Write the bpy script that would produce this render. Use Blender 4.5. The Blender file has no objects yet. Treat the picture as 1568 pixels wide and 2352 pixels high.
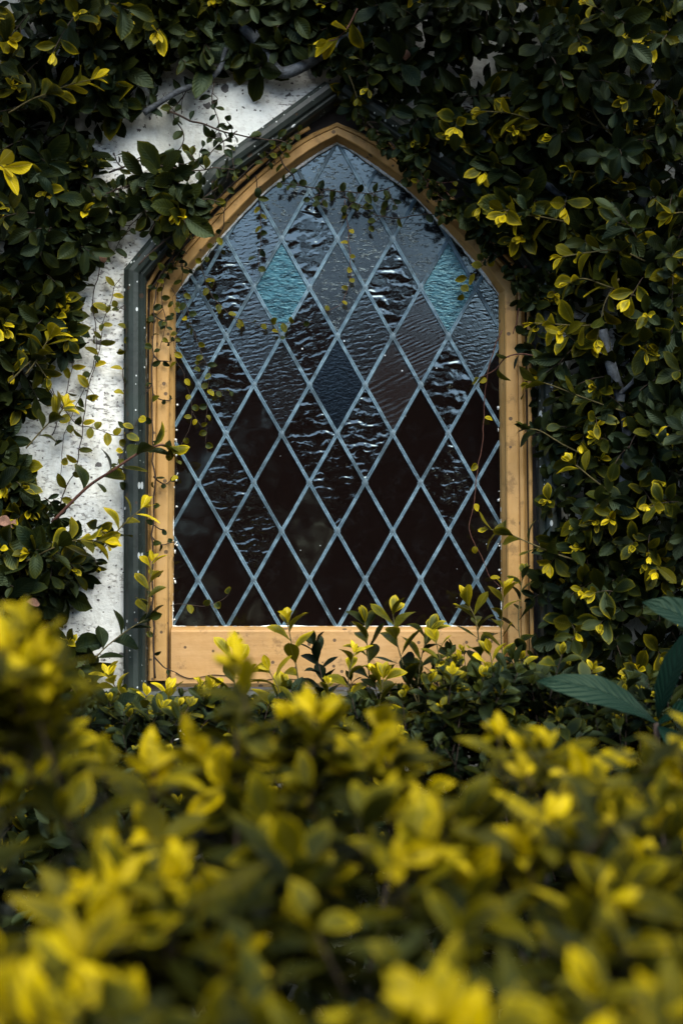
import bpy, math, random
import numpy as np
from mathutils import Vector, noise
random.seed(7)
rng = np.random.default_rng(11)
S = bpy.context.scene
C = S.collection
R = math.radians

# ---------------------------------------------------------------- camera, sky, sun, exposure
PITCH = R(4.0); CAMZ = 1.5; CAMD = 4.0
cd = bpy.data.cameras.new("camera"); cam = bpy.data.objects.new("camera", cd); C.objects.link(cam)
cam.location = (0, -CAMD, CAMZ); cam.rotation_euler = (R(90) + PITCH, 0, 0)
cd.sensor_fit = 'VERTICAL'; cd.sensor_height = 36; cd.lens = 57.6
cd.clip_start = 0.05; cd.clip_end = 500
cd.dof.use_dof = True; cd.dof.focus_distance = 3.98; cd.dof.aperture_fstop = 2.25
S.camera = cam
SUN_EL, SUN_AZ = R(49), R(160)     # azimuth measured like the sky texture
w = bpy.data.worlds.new("World"); S.world = w; w.use_nodes = True
nt = w.node_tree; bg = nt.nodes['Background']
sky = nt.nodes.new('ShaderNodeTexSky'); sky.sky_type = 'NISHITA'; sky.sun_disc = False
sky.sun_elevation = SUN_EL; sky.sun_rotation = SUN_AZ; sky.air_density = 1.0; sky.dust_density = 1.6; sky.ozone_density = 1.5
nt.links.new(sky.outputs[0], bg.inputs[0]); bg.inputs[1].default_value = 0.15
ld = bpy.data.lights.new("sun", 'SUN'); ld.energy = 2.5; ld.angle = R(54); ld.color = (1.0, 0.93, 0.80)
lo = bpy.data.objects.new("sun", ld); C.objects.link(lo)
sd = Vector((math.sin(SUN_AZ) * math.cos(SUN_EL), math.cos(SUN_AZ) * math.cos(SUN_EL), math.sin(SUN_EL)))
lo.rotation_euler = sd.to_track_quat('Z', 'Y').to_euler(); lo.location = (-3, -6, 8)
S.view_settings.view_transform = 'Standard'; S.view_settings.look = 'None'
S.view_settings.gamma = 1; S.view_settings.exposure = 1.12
S.cycles.max_bounces = 8; S.cycles.diffuse_bounces = 4

# ---------------------------------------------------------------- helpers
def P(x, y, Y=0.0):
    """point of the upright plane at depth Y under the 1568x2352 photo grid position"""
    sx = (x - 784) / 1176 * 0.3125; sz = (1176 - y) / 1176 * 0.3125
    c, s = math.cos(PITCH), math.sin(PITCH)
    d = (sx, c - sz * s, s + sz * c)
    t = (Y + CAMD) / d[1]
    return Vector((t * d[0], Y, CAMZ + t * d[2]))

def tag(o, label=None, cat=None, group=None, kind=None):
    if label: o['label'] = label
    if cat: o['category'] = cat
    if group: o['group'] = group
    if kind: o['kind'] = kind
    return o
def empty(name, loc, label=None, cat=None, group=None, kind=None):
    o = bpy.data.objects.new(name, None); o.empty_display_size = .05; C.objects.link(o); o.location = loc
    return tag(o, label, cat, group, kind)

class MB:
    def __init__(s): s.v = []; s.f = []
    def tube(s, pts, rad, n=6, cap=True):
        pts = [Vector(p) for p in pts]; b = len(s.v); m = len(pts)
        prev = None
        for i, p in enumerate(pts):
            t = (pts[min(i + 1, m - 1)] - pts[max(i - 1, 0)])
            t = t.normalized() if t.length > 1e-9 else Vector((0, 0, 1))
            if prev is None: a = t.orthogonal().normalized()
            else:
                a = prev - t * prev.dot(t); a = a.normalized() if a.length > 1e-6 else t.orthogonal().normalized()
            prev = a; c = t.cross(a)
            r = rad[i] if hasattr(rad, '__len__') else rad
            for k in range(n):
                q = 2 * math.pi * k / n
                s.v.append(p + (a * math.cos(q) + c * math.sin(q)) * r)
        for i in range(m - 1):
            for k in range(n):
                s.f.append((b + i * n + k, b + i * n + (k + 1) % n, b + (i + 1) * n + (k + 1) % n, b + (i + 1) * n + k))
        if cap:
            s.f.append(tuple(b + k for k in range(n))[::-1]); s.f.append(tuple(b + (m - 1) * n + k for k in range(n)))
    def sweep(s, rows, close_ends=True, closed_profile=True):
        b = len(s.v); n = len(rows[0])
        for r in rows: s.v.extend(r)
        for i in range(len(rows) - 1):
            for k in range(n if closed_profile else n - 1):
                s.f.append((b + i * n + k, b + i * n + (k + 1) % n, b + (i + 1) * n + (k + 1) % n, b + (i + 1) * n + k))
        if close_ends:
            s.f.append(tuple(b + k for k in range(n))[::-1]); s.f.append(tuple(b + (len(rows) - 1) * n + k for k in range(n)))
    def build(s, name, mat, parent=None, smooth=True, label=None):
        me = bpy.data.meshes.new(name); me.from_pydata([tuple(v) for v in s.v], [], s.f); me.update()
        import bmesh
        bm = bmesh.new(); bm.from_mesh(me); bmesh.ops.recalc_face_normals(bm, faces=bm.faces); bm.to_mesh(me); bm.free()
        if smooth: me.shade_smooth()
        me.materials.append(mat)
        o = bpy.data.objects.new(name, me); C.objects.link(o)
        if parent:
            o.parent = parent; o.matrix_parent_inverse = parent.matrix_basis.inverted()
        if label: o['label'] = label
        return o

def catmull(pts, k=6):
    pts = [Vector(p) for p in pts]; out = []
    ext = [pts[0] * 2 - pts[1]] + pts + [pts[-1] * 2 - pts[-2]]
    for i in range(1, len(ext) - 2):
        p0, p1, p2, p3 = ext[i - 1:i + 3]
        for j in range(k):
            t = j / k
            out.append(.5 * ((2 * p1) + (p2 - p0) * t + (2 * p0 - 5 * p1 + 4 * p2 - p3) * t * t + (3 * p1 - p0 - 3 * p2 + p3) * t ** 3))
    out.append(pts[-1]); return out

# ---------------------------------------------------------------- materials
class N:
    def __init__(s, name):
        s.m = bpy.data.materials.new(name); s.m.use_nodes = True; s.t = s.m.node_tree
        s.b = s.t.nodes['Principled BSDF']; s.out = s.t.nodes['Material Output']
    def n(s, typ, **k):
        o = s.t.nodes.new('ShaderNode' + typ)
        for a, v in k.items():
            if a.startswith('i_'):
                key = a[2:]; o.inputs[int(key) if key.isdigit() else key].default_value = v
            else: setattr(o, a, v)
        return o
    def l(s, a, b): s.t.links.new(a, b)
    def math(s, op, a, b=None, c=None, clamp=False):
        o = s.t.nodes.new('ShaderNodeMath'); o.operation = op; o.use_clamp = clamp
        for i, x in enumerate((a, b, c)):
            if x is None: continue
            if isinstance(x, (int, float)): o.inputs[i].default_value = x
            else: s.l(x, o.inputs[i])
        return o.outputs[0]
    def mix(s, f, a, b):
        o = s.t.nodes.new('ShaderNodeMix'); o.data_type = 'RGBA'
        for i, x in ((0, f), (6, a), (7, b)):
            if isinstance(x, (int, float)): o.inputs[i].default_value = x
            elif isinstance(x, tuple): o.inputs[i].default_value = (*x[:3], 1)
            else: s.l(x, o.inputs[i])
        return o.outputs[2]
    def step(s, x, lo, hi):
        o = s.t.nodes.new('ShaderNodeMapRange'); o.interpolation_type = 'SMOOTHSTEP'
        s.l(x, o.inputs[0]); o.inputs[1].default_value = lo; o.inputs[2].default_value = hi
        return o.outputs[0]
    def noise(s, scale, detail=4, rough=.6, vec=None, dist=0):
        o = s.n('TexNoise'); o.inputs['Scale'].default_value = scale; o.inputs['Detail'].default_value = detail
        o.inputs['Roughness'].default_value = rough; o.inputs['Distortion'].default_value = dist
        if vec is not None: s.l(vec, o.inputs['Vector'])
        return o.outputs[0]
    def vor(s, scale, vec=None, rnd=1, out=0):
        o = s.n('TexVoronoi'); o.inputs['Scale'].default_value = scale; o.inputs['Randomness'].default_value = rnd
        if vec is not None: s.l(vec, o.inputs['Vector'])
        return o.outputs[out]
    def obj(s, scale=(1, 1, 1), rot=(0, 0, 0), loc=(0, 0, 0)):
        g = s.n('NewGeometry'); mp = s.n('Mapping')
        mp.inputs['Scale'].default_value = scale; mp.inputs['Rotation'].default_value = rot; mp.inputs['Location'].default_value = loc
        s.l(g.outputs['Position'], mp.inputs['Vector']); return mp.outputs[0]
    def bump(s, h, strength, dist=.01, normal=None):
        o = s.n('Bump'); o.inputs['Strength'].default_value = strength; o.inputs['Distance'].default_value = dist
        s.l(h, o.inputs['Height'])
        if normal is not None: s.l(normal, o.inputs['Normal'])
        return o.outputs[0]
    def set(s, **k):
        for a, v in k.items(): s.b.inputs[a.replace('_', ' ')].default_value = v

def spots(q, scale, size, vec, chance):
    """sparse round marks: cells of a voronoi, only some of which hold a mark"""
    o = q.n('TexVoronoi'); o.inputs['Scale'].default_value = scale; q.l(vec, o.inputs['Vector'])
    sep = q.n('SeparateColor'); q.l(o.outputs['Color'], sep.inputs[0])
    r = q.math('MULTIPLY', sep.outputs[1], size)
    inside = q.math('LESS_THAN', o.outputs['Distance'], r)
    return q.math('MULTIPLY', inside, q.math('LESS_THAN', sep.outputs[0], chance))

# plaster
q = N('plaster'); v = q.obj()
dv = q.n('VectorMath', operation='ADD'); q.l(v, dv.inputs[0])
nn = q.n('TexNoise'); nn.inputs['Scale'].default_value = 60; q.l(v, nn.inputs['Vector'])
sc_ = q.n('VectorMath', operation='SCALE'); q.l(nn.outputs['Color'], sc_.inputs[0]); sc_.inputs['Scale'].default_value = .012; q.l(sc_.outputs[0], dv.inputs[1])
pits = q.math('MAXIMUM', spots(q, 30, .36, dv.outputs[0], .5), spots(q, 66, .40, dv.outputs[0], .35))
big = q.noise(3, 5, .65, v); fine = q.noise(55, 6, .7, v)
flake = q.math('MULTIPLY', q.step(q.noise(90, 4, .65, q.obj((.7, 1, 1.5))), .545, .60), q.step(q.noise(6, 3, .6, v), .40, .58))
c = q.mix(q.step(big, .38, .66), (.72, .78, .75), (.90, .94, .91))
c = q.mix(q.math('MULTIPLY', q.step(fine, .50, .64), .30), c, (.30, .30, .27))
c = q.mix(q.math('MULTIPLY', q.step(q.noise(4, 6, .7, q.obj((1.8, 1, .6), loc=(4, 0, 7))), .48, .64), .5), c, (.36, .37, .30))
c = q.mix(q.math('MULTIPLY', flake, .75), c, (.12, .11, .10))
c = q.mix(q.math('MULTIPLY', pits, .9), c, (.045, .04, .04))
sg = q.n('SeparateXYZ'); q.l(v, sg.inputs[0])
q.l(c, q.b.inputs['Base Color'])
h = q.math('ADD', q.math('MULTIPLY', q.noise(9, 6, .62, v), 1.6), q.math('MULTIPLY', fine, .35))
h = q.math('SUBTRACT', h, q.math('ADD', q.math('MULTIPLY', pits, .5), q.math('MULTIPLY', flake, .3)))
q.l(q.bump(h, .75, .010), q.b.inputs['Normal']); q.set(Roughness=.92)
M_plaster = q.m

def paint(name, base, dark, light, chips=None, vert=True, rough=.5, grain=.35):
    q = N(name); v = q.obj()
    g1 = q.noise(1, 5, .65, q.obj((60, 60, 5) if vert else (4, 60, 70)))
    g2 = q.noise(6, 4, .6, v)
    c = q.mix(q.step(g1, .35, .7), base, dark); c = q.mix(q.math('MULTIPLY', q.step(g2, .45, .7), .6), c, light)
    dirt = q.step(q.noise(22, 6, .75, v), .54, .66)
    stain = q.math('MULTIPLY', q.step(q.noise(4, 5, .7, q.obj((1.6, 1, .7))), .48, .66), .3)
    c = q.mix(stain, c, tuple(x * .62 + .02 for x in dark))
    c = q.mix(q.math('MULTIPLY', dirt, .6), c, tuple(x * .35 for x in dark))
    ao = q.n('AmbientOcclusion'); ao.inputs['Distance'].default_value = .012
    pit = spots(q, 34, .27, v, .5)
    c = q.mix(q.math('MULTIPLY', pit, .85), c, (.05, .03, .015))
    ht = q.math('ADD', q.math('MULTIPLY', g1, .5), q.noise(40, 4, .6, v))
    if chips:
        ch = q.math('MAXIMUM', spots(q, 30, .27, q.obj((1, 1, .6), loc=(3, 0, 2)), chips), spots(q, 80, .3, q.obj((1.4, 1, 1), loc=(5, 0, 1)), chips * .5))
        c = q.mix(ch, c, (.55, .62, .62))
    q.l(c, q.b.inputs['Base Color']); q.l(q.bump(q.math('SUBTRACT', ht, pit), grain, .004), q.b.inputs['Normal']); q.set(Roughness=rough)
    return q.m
M_frame = paint('yellow_paint', (.46, .272, .082), (.40, .225, .06), (.52, .335, .13), rough=.6)
M_rail = paint('yellow_paint_rail', (.45, .268, .095), (.39, .22, .07), (.49, .31, .135), vert=False, rough=.6)
M_hood = paint('green_grey_paint', (.015, .026, .021), (.009, .016, .013), (.026, .042, .035), chips=.5, rough=.55)
M_dirt_shade = paint('recess_dirt_and_shade', (.014, .010, .008), (.008, .006, .005), (.03, .02, .012), rough=.8)  # grime plus the gap's shade, both put into one near-black brown
q = N('putty'); q.l(q.mix(q.step(q.noise(90, 4, .7, q.obj()), .4, .6), (.55, .62, .62), (.85, .9, .9)), q.b.inputs['Base Color'])
q.l(q.bump(q.noise(120, 3, .6, q.obj()), .8, .004), q.b.inputs['Normal']); q.set(Roughness=.8); M_putty = q.m
q = N('lead'); v = q.obj()
c = q.mix(q.step(q.noise(45, 5, .7, v), .35, .7), (.075, .14, .19), (.20, .32, .39))
c = q.mix(q.step(q.noise(11, 5, .7, v), .50, .62), c, (.055, .095, .12))
q.l(c, q.b.inputs['Base Color']); q.set(Roughness=.5, Metallic=.25)
q.l(q.bump(q.noise(90, 4, .6, v), .4, .002), q.b.inputs['Normal']); M_lead = q.m
q = N('solder'); q.l(q.mix(q.noise(70, 3, .6, q.obj()), (.03, .055, .07), (.12, .19, .23)), q.b.inputs['Base Color']); q.set(Roughness=.45, Metallic=.4); M_solder = q.m

def glass(name, kind):
    q = N(name); oi = q.n('ObjectInfo')
    g = q.n('NewGeometry'); mp = q.n('Mapping'); q.l(g.outputs['Position'], mp.inputs['Vector'])
    cmb = q.n('CombineXYZ'); q.l(q.math('MULTIPLY', oi.outputs['Random'], 31.0), cmb.inputs[0]); q.l(q.math('MULTIPLY', oi.outputs['Random'], 57.0), cmb.inputs[2])
    q.l(cmb.outputs[0], mp.inputs['Location'])
    vs_ = q.n('VectorMath', operation='SCALE'); q.l(mp.outputs[0], vs_.inputs[0]); q.l(q.math('ADD', q.math('MULTIPLY', q.math('FRACT', q.math('MULTIPLY', oi.outputs['Random'], 97.3)), .55), .72), vs_.inputs['Scale'])
    v = vs_.outputs[0]
    def sc(vec, s, rot=0):
        m2 = q.n('Mapping'); m2.inputs['Scale'].default_value = s; m2.inputs['Rotation'].default_value = (0, rot, 0); q.l(vec, m2.inputs['Vector']); return m2.outputs[0]
    n = None
    W = {'big': (.031, .00046, (24, 18, 32), 19, .08, 8), 'mid': (.019, .00024, (50, 30, 75), 34, .4, 7), 'fine': (.0115, .00012, (80, 40, 130), 60, .2, 6), 'streak': (.0125, .00009, (14, 10, 60), 14, .5, 6)}
    if kind in W:
        lam, amp, ms, ws, tilt, wob = W[kind]
        sp_ = q.n('SeparateXYZ'); q.l(v, sp_.inputs[0])
        ph_ = q.math('ADD', q.math('MULTIPLY', q.math('SUBTRACT', sp_.outputs[2], q.math('MULTIPLY', sp_.outputs[0], tilt)), 6.283 / lam), q.math('MULTIPLY', q.noise(1, 2, .5, sc(v, (ws, ws, ws * 1.4))), wob * 1.5))
        md = q.step(q.noise(1, 2, .55, sc(v, ms, .15)),   .42, .60)
        h = q.math('MULTIPLY', q.math('SINE', ph_), q.math('ADD', md, .05)); n = q.bump(h, 1, amp)
    elif kind == 'seedy':
        h = q.step(q.noise(1, 3, .6, sc(v, (60, 60, 150), -.1), .3), .56, .68); n = q.bump(h, 1, .0010)
    else:
        h = q.noise(1, 2, .5, sc(v, (7, 7, 7))); n = q.bump(h, .5, .002)
    base = (.005, .003, .0026); st = (.72, .95, 1.0)
    if kind == 'blue': pass
    dirt = q.step(q.noise(24, 6, .75, v), .5, .75)
    specks = spots(q, 60, .10, v, .12)
    bc = {'big': base, 'mid': (.006, .004, .004), 'fine': (.007, .005, .005), 'streak': (.014, .009, .008), 'seedy': (.012, .012, .014), 'plain': base}[kind]
    c = q.mix(q.math('MULTIPLY', dirt, .12), bc, (.03, .035, .04))
    q.l(q.mix(specks, c, (.6, .7, .75)), q.b.inputs['Base Color'])
    q.l(n, q.b.inputs['Normal']); q.set(Roughness=.05 if kind in ('big', 'mid') else .11, IOR=1.6 if kind == 'plain' else 2.05)
    q.b.inputs['Specular Tint'].default_value = (*st, 1)
    q.l(q.math('ADD', q.math('MULTIPLY', dirt, .05), .05 if kind in ('big', 'mid', 'plain') else .10), q.b.inputs['Roughness'])
    return q.m
GL = {k: glass('glass_' + k, k) for k in ('big', 'mid', 'fine', 'streak', 'seedy', 'plain')}
q = N('glass_blue'); v = q.obj()
n = q.bump(q.noise(1, 3, .6, q.obj((75, 60, 170), (0, -.3, 0))), .8, .0018)
q.l(n, q.b.inputs['Normal']); q.set(Roughness=.14, IOR=1.75)
q.b.inputs['Specular Tint'].default_value = (.45, .88, 1.0, 1)
mo = q.step(q.noise(1, 5, .7, q.obj((40, 60, 110))), .40, .60)
q.l(q.mix(mo, (.004, .014, .020), (.028, .095, .125)), q.b.inputs['Base Color']); GL['blue'] = q.m
q = N('glass_deep'); v = q.obj()
n = q.bump(q.noise(1, 3, .6, q.obj((85, 60, 150), (0, .3, 0))), .8, .0008)
q.l(n, q.b.inputs['Normal']); q.set(Roughness=.1, IOR=1.6); q.b.inputs['Specular Tint'].default_value = (.6, .85, 1.0, 1)
q.l(q.mix(q.noise(30, 4, .6, v), (.003, .003, .004), (.003, .006, .010)), q.b.inputs['Base Color']); GL['deep'] = q.m

def leafmat(name, cols, vein=.5, trans=.22, rough=.38, marg=.5, spec=.5):
    q = N(name); at = q.n('Attribute'); at.attribute_name = 'tint'
    sp = q.n('SeparateColor'); q.l(at.outputs['Color'], sp.inputs[0])
    uv = q.n('UVMap'); su = q.n('SeparateXYZ'); q.l(uv.outputs[0], su.inputs[0])
    u = q.math('ABSOLUTE', q.math('SUBTRACT', q.math('MULTIPLY', su.outputs[0], 2), 1)); vv = su.outputs[1]
    nz = q.noise(60, 3, .6, q.obj())
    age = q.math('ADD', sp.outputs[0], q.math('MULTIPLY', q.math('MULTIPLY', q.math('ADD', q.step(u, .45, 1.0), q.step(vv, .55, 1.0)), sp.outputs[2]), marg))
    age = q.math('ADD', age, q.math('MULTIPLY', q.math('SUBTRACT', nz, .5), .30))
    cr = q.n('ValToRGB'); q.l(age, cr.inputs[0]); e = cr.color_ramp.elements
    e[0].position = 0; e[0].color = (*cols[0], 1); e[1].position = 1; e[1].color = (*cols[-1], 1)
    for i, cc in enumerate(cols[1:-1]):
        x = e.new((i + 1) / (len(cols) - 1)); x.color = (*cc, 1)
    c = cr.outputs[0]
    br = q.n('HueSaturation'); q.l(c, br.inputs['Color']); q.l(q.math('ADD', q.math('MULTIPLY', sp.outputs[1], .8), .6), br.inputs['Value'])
    c = br.outputs[0]
    rib = q.math('SUBTRACT', 1.0, q.step(u, .02, .10))
    br2 = q.n('HueSaturation'); q.l(c, br2.inputs['Color']); br2.inputs['Value'].default_value = 1.7; br2.inputs['Saturation'].default_value = .85
    c = q.mix(q.math('MULTIPLY', rib, .6), c, br2.outputs[0])
    q.l(c, q.b.inputs['Base Color'])
    ang = q.math('ADD', q.math('MULTIPLY', vv, 62), q.math('MULTIPLY', u, -15))
    hb = q.math('ADD', q.math('MULTIPLY', q.math('SINE', ang), .5), q.math('MULTIPLY', rib, -1.2))
    q.l(q.bump(hb, vein, .0012), q.b.inputs['Normal']); q.set(Roughness=rough, IOR=1.45)
    q.b.inputs['Specular IOR Level'].default_value = spec; q.b.inputs['Specular Tint'].default_value = (.6, .9, .6, 1)
    tr = q.n('BsdfTranslucent'); 
    q.l(c, tr.inputs[0])
    mx = q.n('MixShader'); mx.inputs[0].default_value = trans
    q.l(q.b.outputs[0], mx.inputs[1]); q.l(tr.outputs[0], mx.inputs[2]); q.l(mx.outputs[0], q.out.inputs[0]); return q.m
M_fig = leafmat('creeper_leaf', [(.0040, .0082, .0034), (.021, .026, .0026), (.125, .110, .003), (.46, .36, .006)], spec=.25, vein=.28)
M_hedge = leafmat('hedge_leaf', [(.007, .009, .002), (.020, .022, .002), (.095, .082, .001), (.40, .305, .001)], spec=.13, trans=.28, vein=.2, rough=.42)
M_loquat = leafmat('corrugated_leaf', [(.0015, .010, .006), (.0025, .014, .009), (.005, .022, .013)], spec=.25, vein=1.0, trans=.06, marg=.1, rough=.45)
M_wood = leafmat('distant_leaf', [(.008, .005, .004), (.014, .009, .006), (.022, .014, .009)], vein=0, trans=.05, rough=.9, spec=.1)
def bark(name, a, b, s=40):
    q = N(name); v = q.obj(); n1 = q.noise(s, 5, .7, v)
    q.l(q.mix(q.step(n1, .35, .7), a, b), q.b.inputs['Base Color']); q.l(q.bump(n1, .7, .006), q.b.inputs['Normal']); q.set(Roughness=.85); return q.m
M_bark = bark('grey_bark', (.03, .036, .042), (.11, .135, .155))
M_stem = bark('dark_stem', (.018, .011, .007), (.05, .03, .018), 90)
M_red = bark('red_stem', (.05, .016, .010), (.12, .05, .03), 90)
M_twig = bark('green_twig', (.05, .045, .012), (.10, .08, .02), 90)
M_dead = bark('dead_leaf_skin', (.10, .05, .03), (.26, .14, .09), 60)
q = N('soil'); q.l(q.mix(q.noise(12, 6, .7, q.obj()), (.015, .010, .007), (.05, .034, .022)), q.b.inputs['Base Color']); q.l(q.bump(q.noise(30, 6, .7, q.obj()), 1, .03), q.b.inputs['Normal']); q.set(Roughness=1); M_soil = q.m

# ---------------------------------------------------------------- leaves
class Leaves:
    def __init__(s): s.p = []; s.d = []; s.n = []; s.L = []; s.W = []; s.age = []; s.rim = []; s.bend = []
    def add(s, p, d, n, L, W=None, age=0., rim=0., bend=None):
        s.p.append(tuple(p)); s.d.append(tuple(d)); s.n.append(tuple(n)); s.L.append(L); s.W.append(W if W else L * random.uniform(.40, .56))
        s.age.append(age); s.rim.append(rim); s.bend.append(random.uniform(-.15, .9) if bend is None else bend)
    def build(s, name, mat, parent=None, rows=7, shape='obovate', label=None):
        K = len(s.p)
        if K == 0: return None
        us = np.array([-1, -.55, 0, .55, 1.]) if rows > 4 else np.array([-1, 0, 1.])
        vs = np.linspace(0, 1, rows + 1); nc = len(us)
        if shape == 'obovate': wv = np.interp(vs, [0, .07, .2, .4, .6, .8, .92, 1], [.06, .09, .42, .84, 1, .80, .44, .02])
        elif shape == 'elliptic': wv = np.interp(vs, [0, .07, .25, .5, .75, .9, 1], [.06, .15, .62, 1, .76, .36, .02])
        elif shape == 'round': wv = np.interp(vs, [0, .1, .3, .55, .8, .93, 1], [.08, .5, .92, 1, .72, .38, .02])
        else: wv = np.interp(vs, [0, .1, .3, .6, .85, 1], [.08, .3, .8, 1, .6, .02])
        p = np.array(s.p); d = np.array(s.d, float); n = np.array(s.n, float)
        d /= np.linalg.norm(d, axis=1, keepdims=True) + 1e-9
        n = n - d * (n * d).sum(1, keepdims=True); nl = np.linalg.norm(n, axis=1, keepdims=True)
        alt = np.cross(d, rng.normal(size=(K, 3))); n = np.where(nl < .05, alt, n); n /= np.linalg.norm(n, axis=1, keepdims=True) + 1e-9
        sd_ = np.cross(d, n)
        L = np.array(s.L)[:, None, None]; W = np.array(s.W)[:, None, None] * .5
        U = us[None, None, :]; V = vs[None, :, None]; WV = wv[None, :, None]
        bend = np.array(s.bend)[:, None, None]
        fold = rng.uniform(.05, .75, K)[:, None, None]; tw = rng.normal(0, .35, K)[:, None, None]
        ph = rng.uniform(0, 6.28, K)[:, None, None]; asym = rng.normal(0, .07, K)[:, None, None]
        x = U * WV * W * (1 + asym * np.sign(U)) ; 
        side_b = rng.normal(0, .12, K)[:, None, None]
        x = x + side_b * L * V ** 2
        th = bend * V
        yy = L * np.where(np.abs(bend) < .02, V, np.sin(th) / np.where(np.abs(bend) < .02, 1, bend))
        zz = -L * np.where(np.abs(bend) < .02, 0 * V, (1 - np.cos(th)) / np.where(np.abs(bend) < .02, 1, bend))
        z = zz + fold * np.abs(U) * WV * W * .8 + tw * x * V + .05 * W * np.sin(V * 9 + ph + U * 2) * np.abs(U)
        x, yy, z = np.broadcast_arrays(x, yy, z)
        co = p[:, None, None, :] + x[..., None] * sd_[:, None, None, :] + yy[..., None] * d[:, None, None, :] + z[..., None] * n[:, None, None, :]
        co = co.reshape(-1, 3)
        per = (rows + 1) * nc
        q_ = [(i * nc + j, i * nc + j + 1, (i + 1) * nc + j + 1, (i + 1) * nc + j) for i in range(rows) for j in range(nc - 1)]
        q_ = np.array(q_); F = (q_[None] + (np.arange(K) * per)[:, None, None]).reshape(-1, 4)
        me = bpy.data.meshes.new(name)
        me.vertices.add(len(co)); me.vertices.foreach_set('co', co.ravel())
        me.loops.add(F.size); me.loops.foreach_set('vertex_index', F.ravel().astype(np.int32))
        me.polygons.add(len(F)); me.polygons.foreach_set('loop_start', np.arange(len(F), dtype=np.int32) * 4)
        me.update(calc_edges=True); me.validate()
        uvt = np.stack(np.broadcast_arrays((us[None, :] + 1) / 2, vs[:, None]), -1).reshape(-1, 2)
        uv = me.uv_layers.new(name='UVMap'); uv.data.foreach_set('uv', np.tile(uvt, (K, 1))[F.ravel()].ravel())
        ta = me.color_attributes.new('tint', 'FLOAT_COLOR', 'POINT')
        tc = np.zeros((K, per, 4)); tc[..., 0] = np.array(s.age)[:, None]; tc[..., 1] = rng.uniform(0, 1, K)[:, None]; tc[..., 2] = np.array(s.rim)[:, None]; tc[..., 3] = 1
        ta.data.foreach_set('color', tc.ravel())
        me.shade_smooth(); me.materials.append(mat)
        o = bpy.data.objects.new(name, me); C.objects.link(o)
        if parent: o.parent = parent; o.matrix_parent_inverse = parent.matrix_basis.inverted()
        if label: o['label'] = label
        return o

def rv(s=1.): return Vector((random.gauss(0, s), random.gauss(0, s), random.gauss(0, s)))
UPOUT = Vector((0, -.75, .65))
def sprig(lv, mb, base, g, length, n, size, age0=0., age1=.5, rim=.3, droop=0., spread=60, r=.0016, term=True, nrm=None, stem=True, ww=None):
    """a stem with leaves spiralling up it and a rosette at its tip"""
    g = Vector(g).normalized(); pts = []; p = Vector(base); k = 6; dr = g.copy(); wob = rv(.10)
    for i in range(k + 1):
        pts.append(p.copy()); dr = (dr + Vector((0, 0, -droop / k)) + wob / k).normalized(); p = p + dr * length / k
    if stem: mb.tube(pts, [r * (1 - .5 * i / k) for i in range(k + 1)], 5)
    a = g.orthogonal().normalized(); ph = random.uniform(0, 6.28)
    for i in range(n):
        t = .12 + .88 * (i + .5) / n
        f = t * k; j = min(int(f), k - 1); q0 = pts[j].lerp(pts[j + 1], f - j); ax = (pts[j + 1] - pts[j]).normalized()
        e1 = ax.orthogonal().normalized(); e2 = ax.cross(e1); ang = ph + i * 2.399
        out = e1 * math.cos(ang) + e2 * math.sin(ang)
        sp = R(spread * (1 - .45 * t ** 3) + random.uniform(-12, 12))
        d = ax * math.cos(sp) + out * math.sin(sp)
        nn_ = (ax * math.sin(sp) - out * math.cos(sp)) + (Vector(nrm) if nrm else UPOUT) * .9
        sz = size * (.72 + .5 * math.sin(math.pi * min(1, .15 + t * .8))) * random.uniform(.75, 1.15)
        if t > .85: sz *= .72
        age = age0 + (age1 - age0) * t ** 2 + random.gauss(0, .06)
        lv.add(q0, d, nn_, sz, sz * random.uniform(.8, 1.15) * ww if ww else None, max(0, age), rim * random.random())
    if term:
        for i in range(3):
            ax = (pts[-1] - pts[-2]).normalized(); d = ax + rv(.8 if ww else .35)
            lv.add(pts[-1], d, UPOUT + rv(.3), size * random.uniform(.4, .75 if ww else .6), None, age1 + .1, rim)

def inpoly(x, y, poly):
    c = False; j = len(poly) - 1
    for i in range(len(poly)):
        xi, yi = poly[i]; xj, yj = poly[j]
        if (yi > y) != (yj > y) and x < (xj - xi) * (y - yi) / (yj - yi) + xi: c = not c
        j = i
    return c
def pdist(x, y, poly):
    b = 1e9
    for i in range(len(poly)):
        x1, y1 = poly[i - 1]; x2, y2 = poly[i]; dx, dy = x2 - x1, y2 - y1
        t = max(0, min(1, ((x - x1) * dx + (y - y1) * dy) / (dx * dx + dy * dy + 1e-9)))
        b = min(b, math.hypot(x - x1 - t * dx, y - y1 - t * dy))
    return b

# ---------------------------------------------------------------- ground and wall
mb = MB()
for a in ((-150, -150), (150, -150), (150, 150), (-150, 150)): mb.v.append(Vector((a[0], a[1], 0)))
mb.f.append((0, 1, 2, 3)); tag(mb.build('ground', M_soil), kind='structure')

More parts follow.
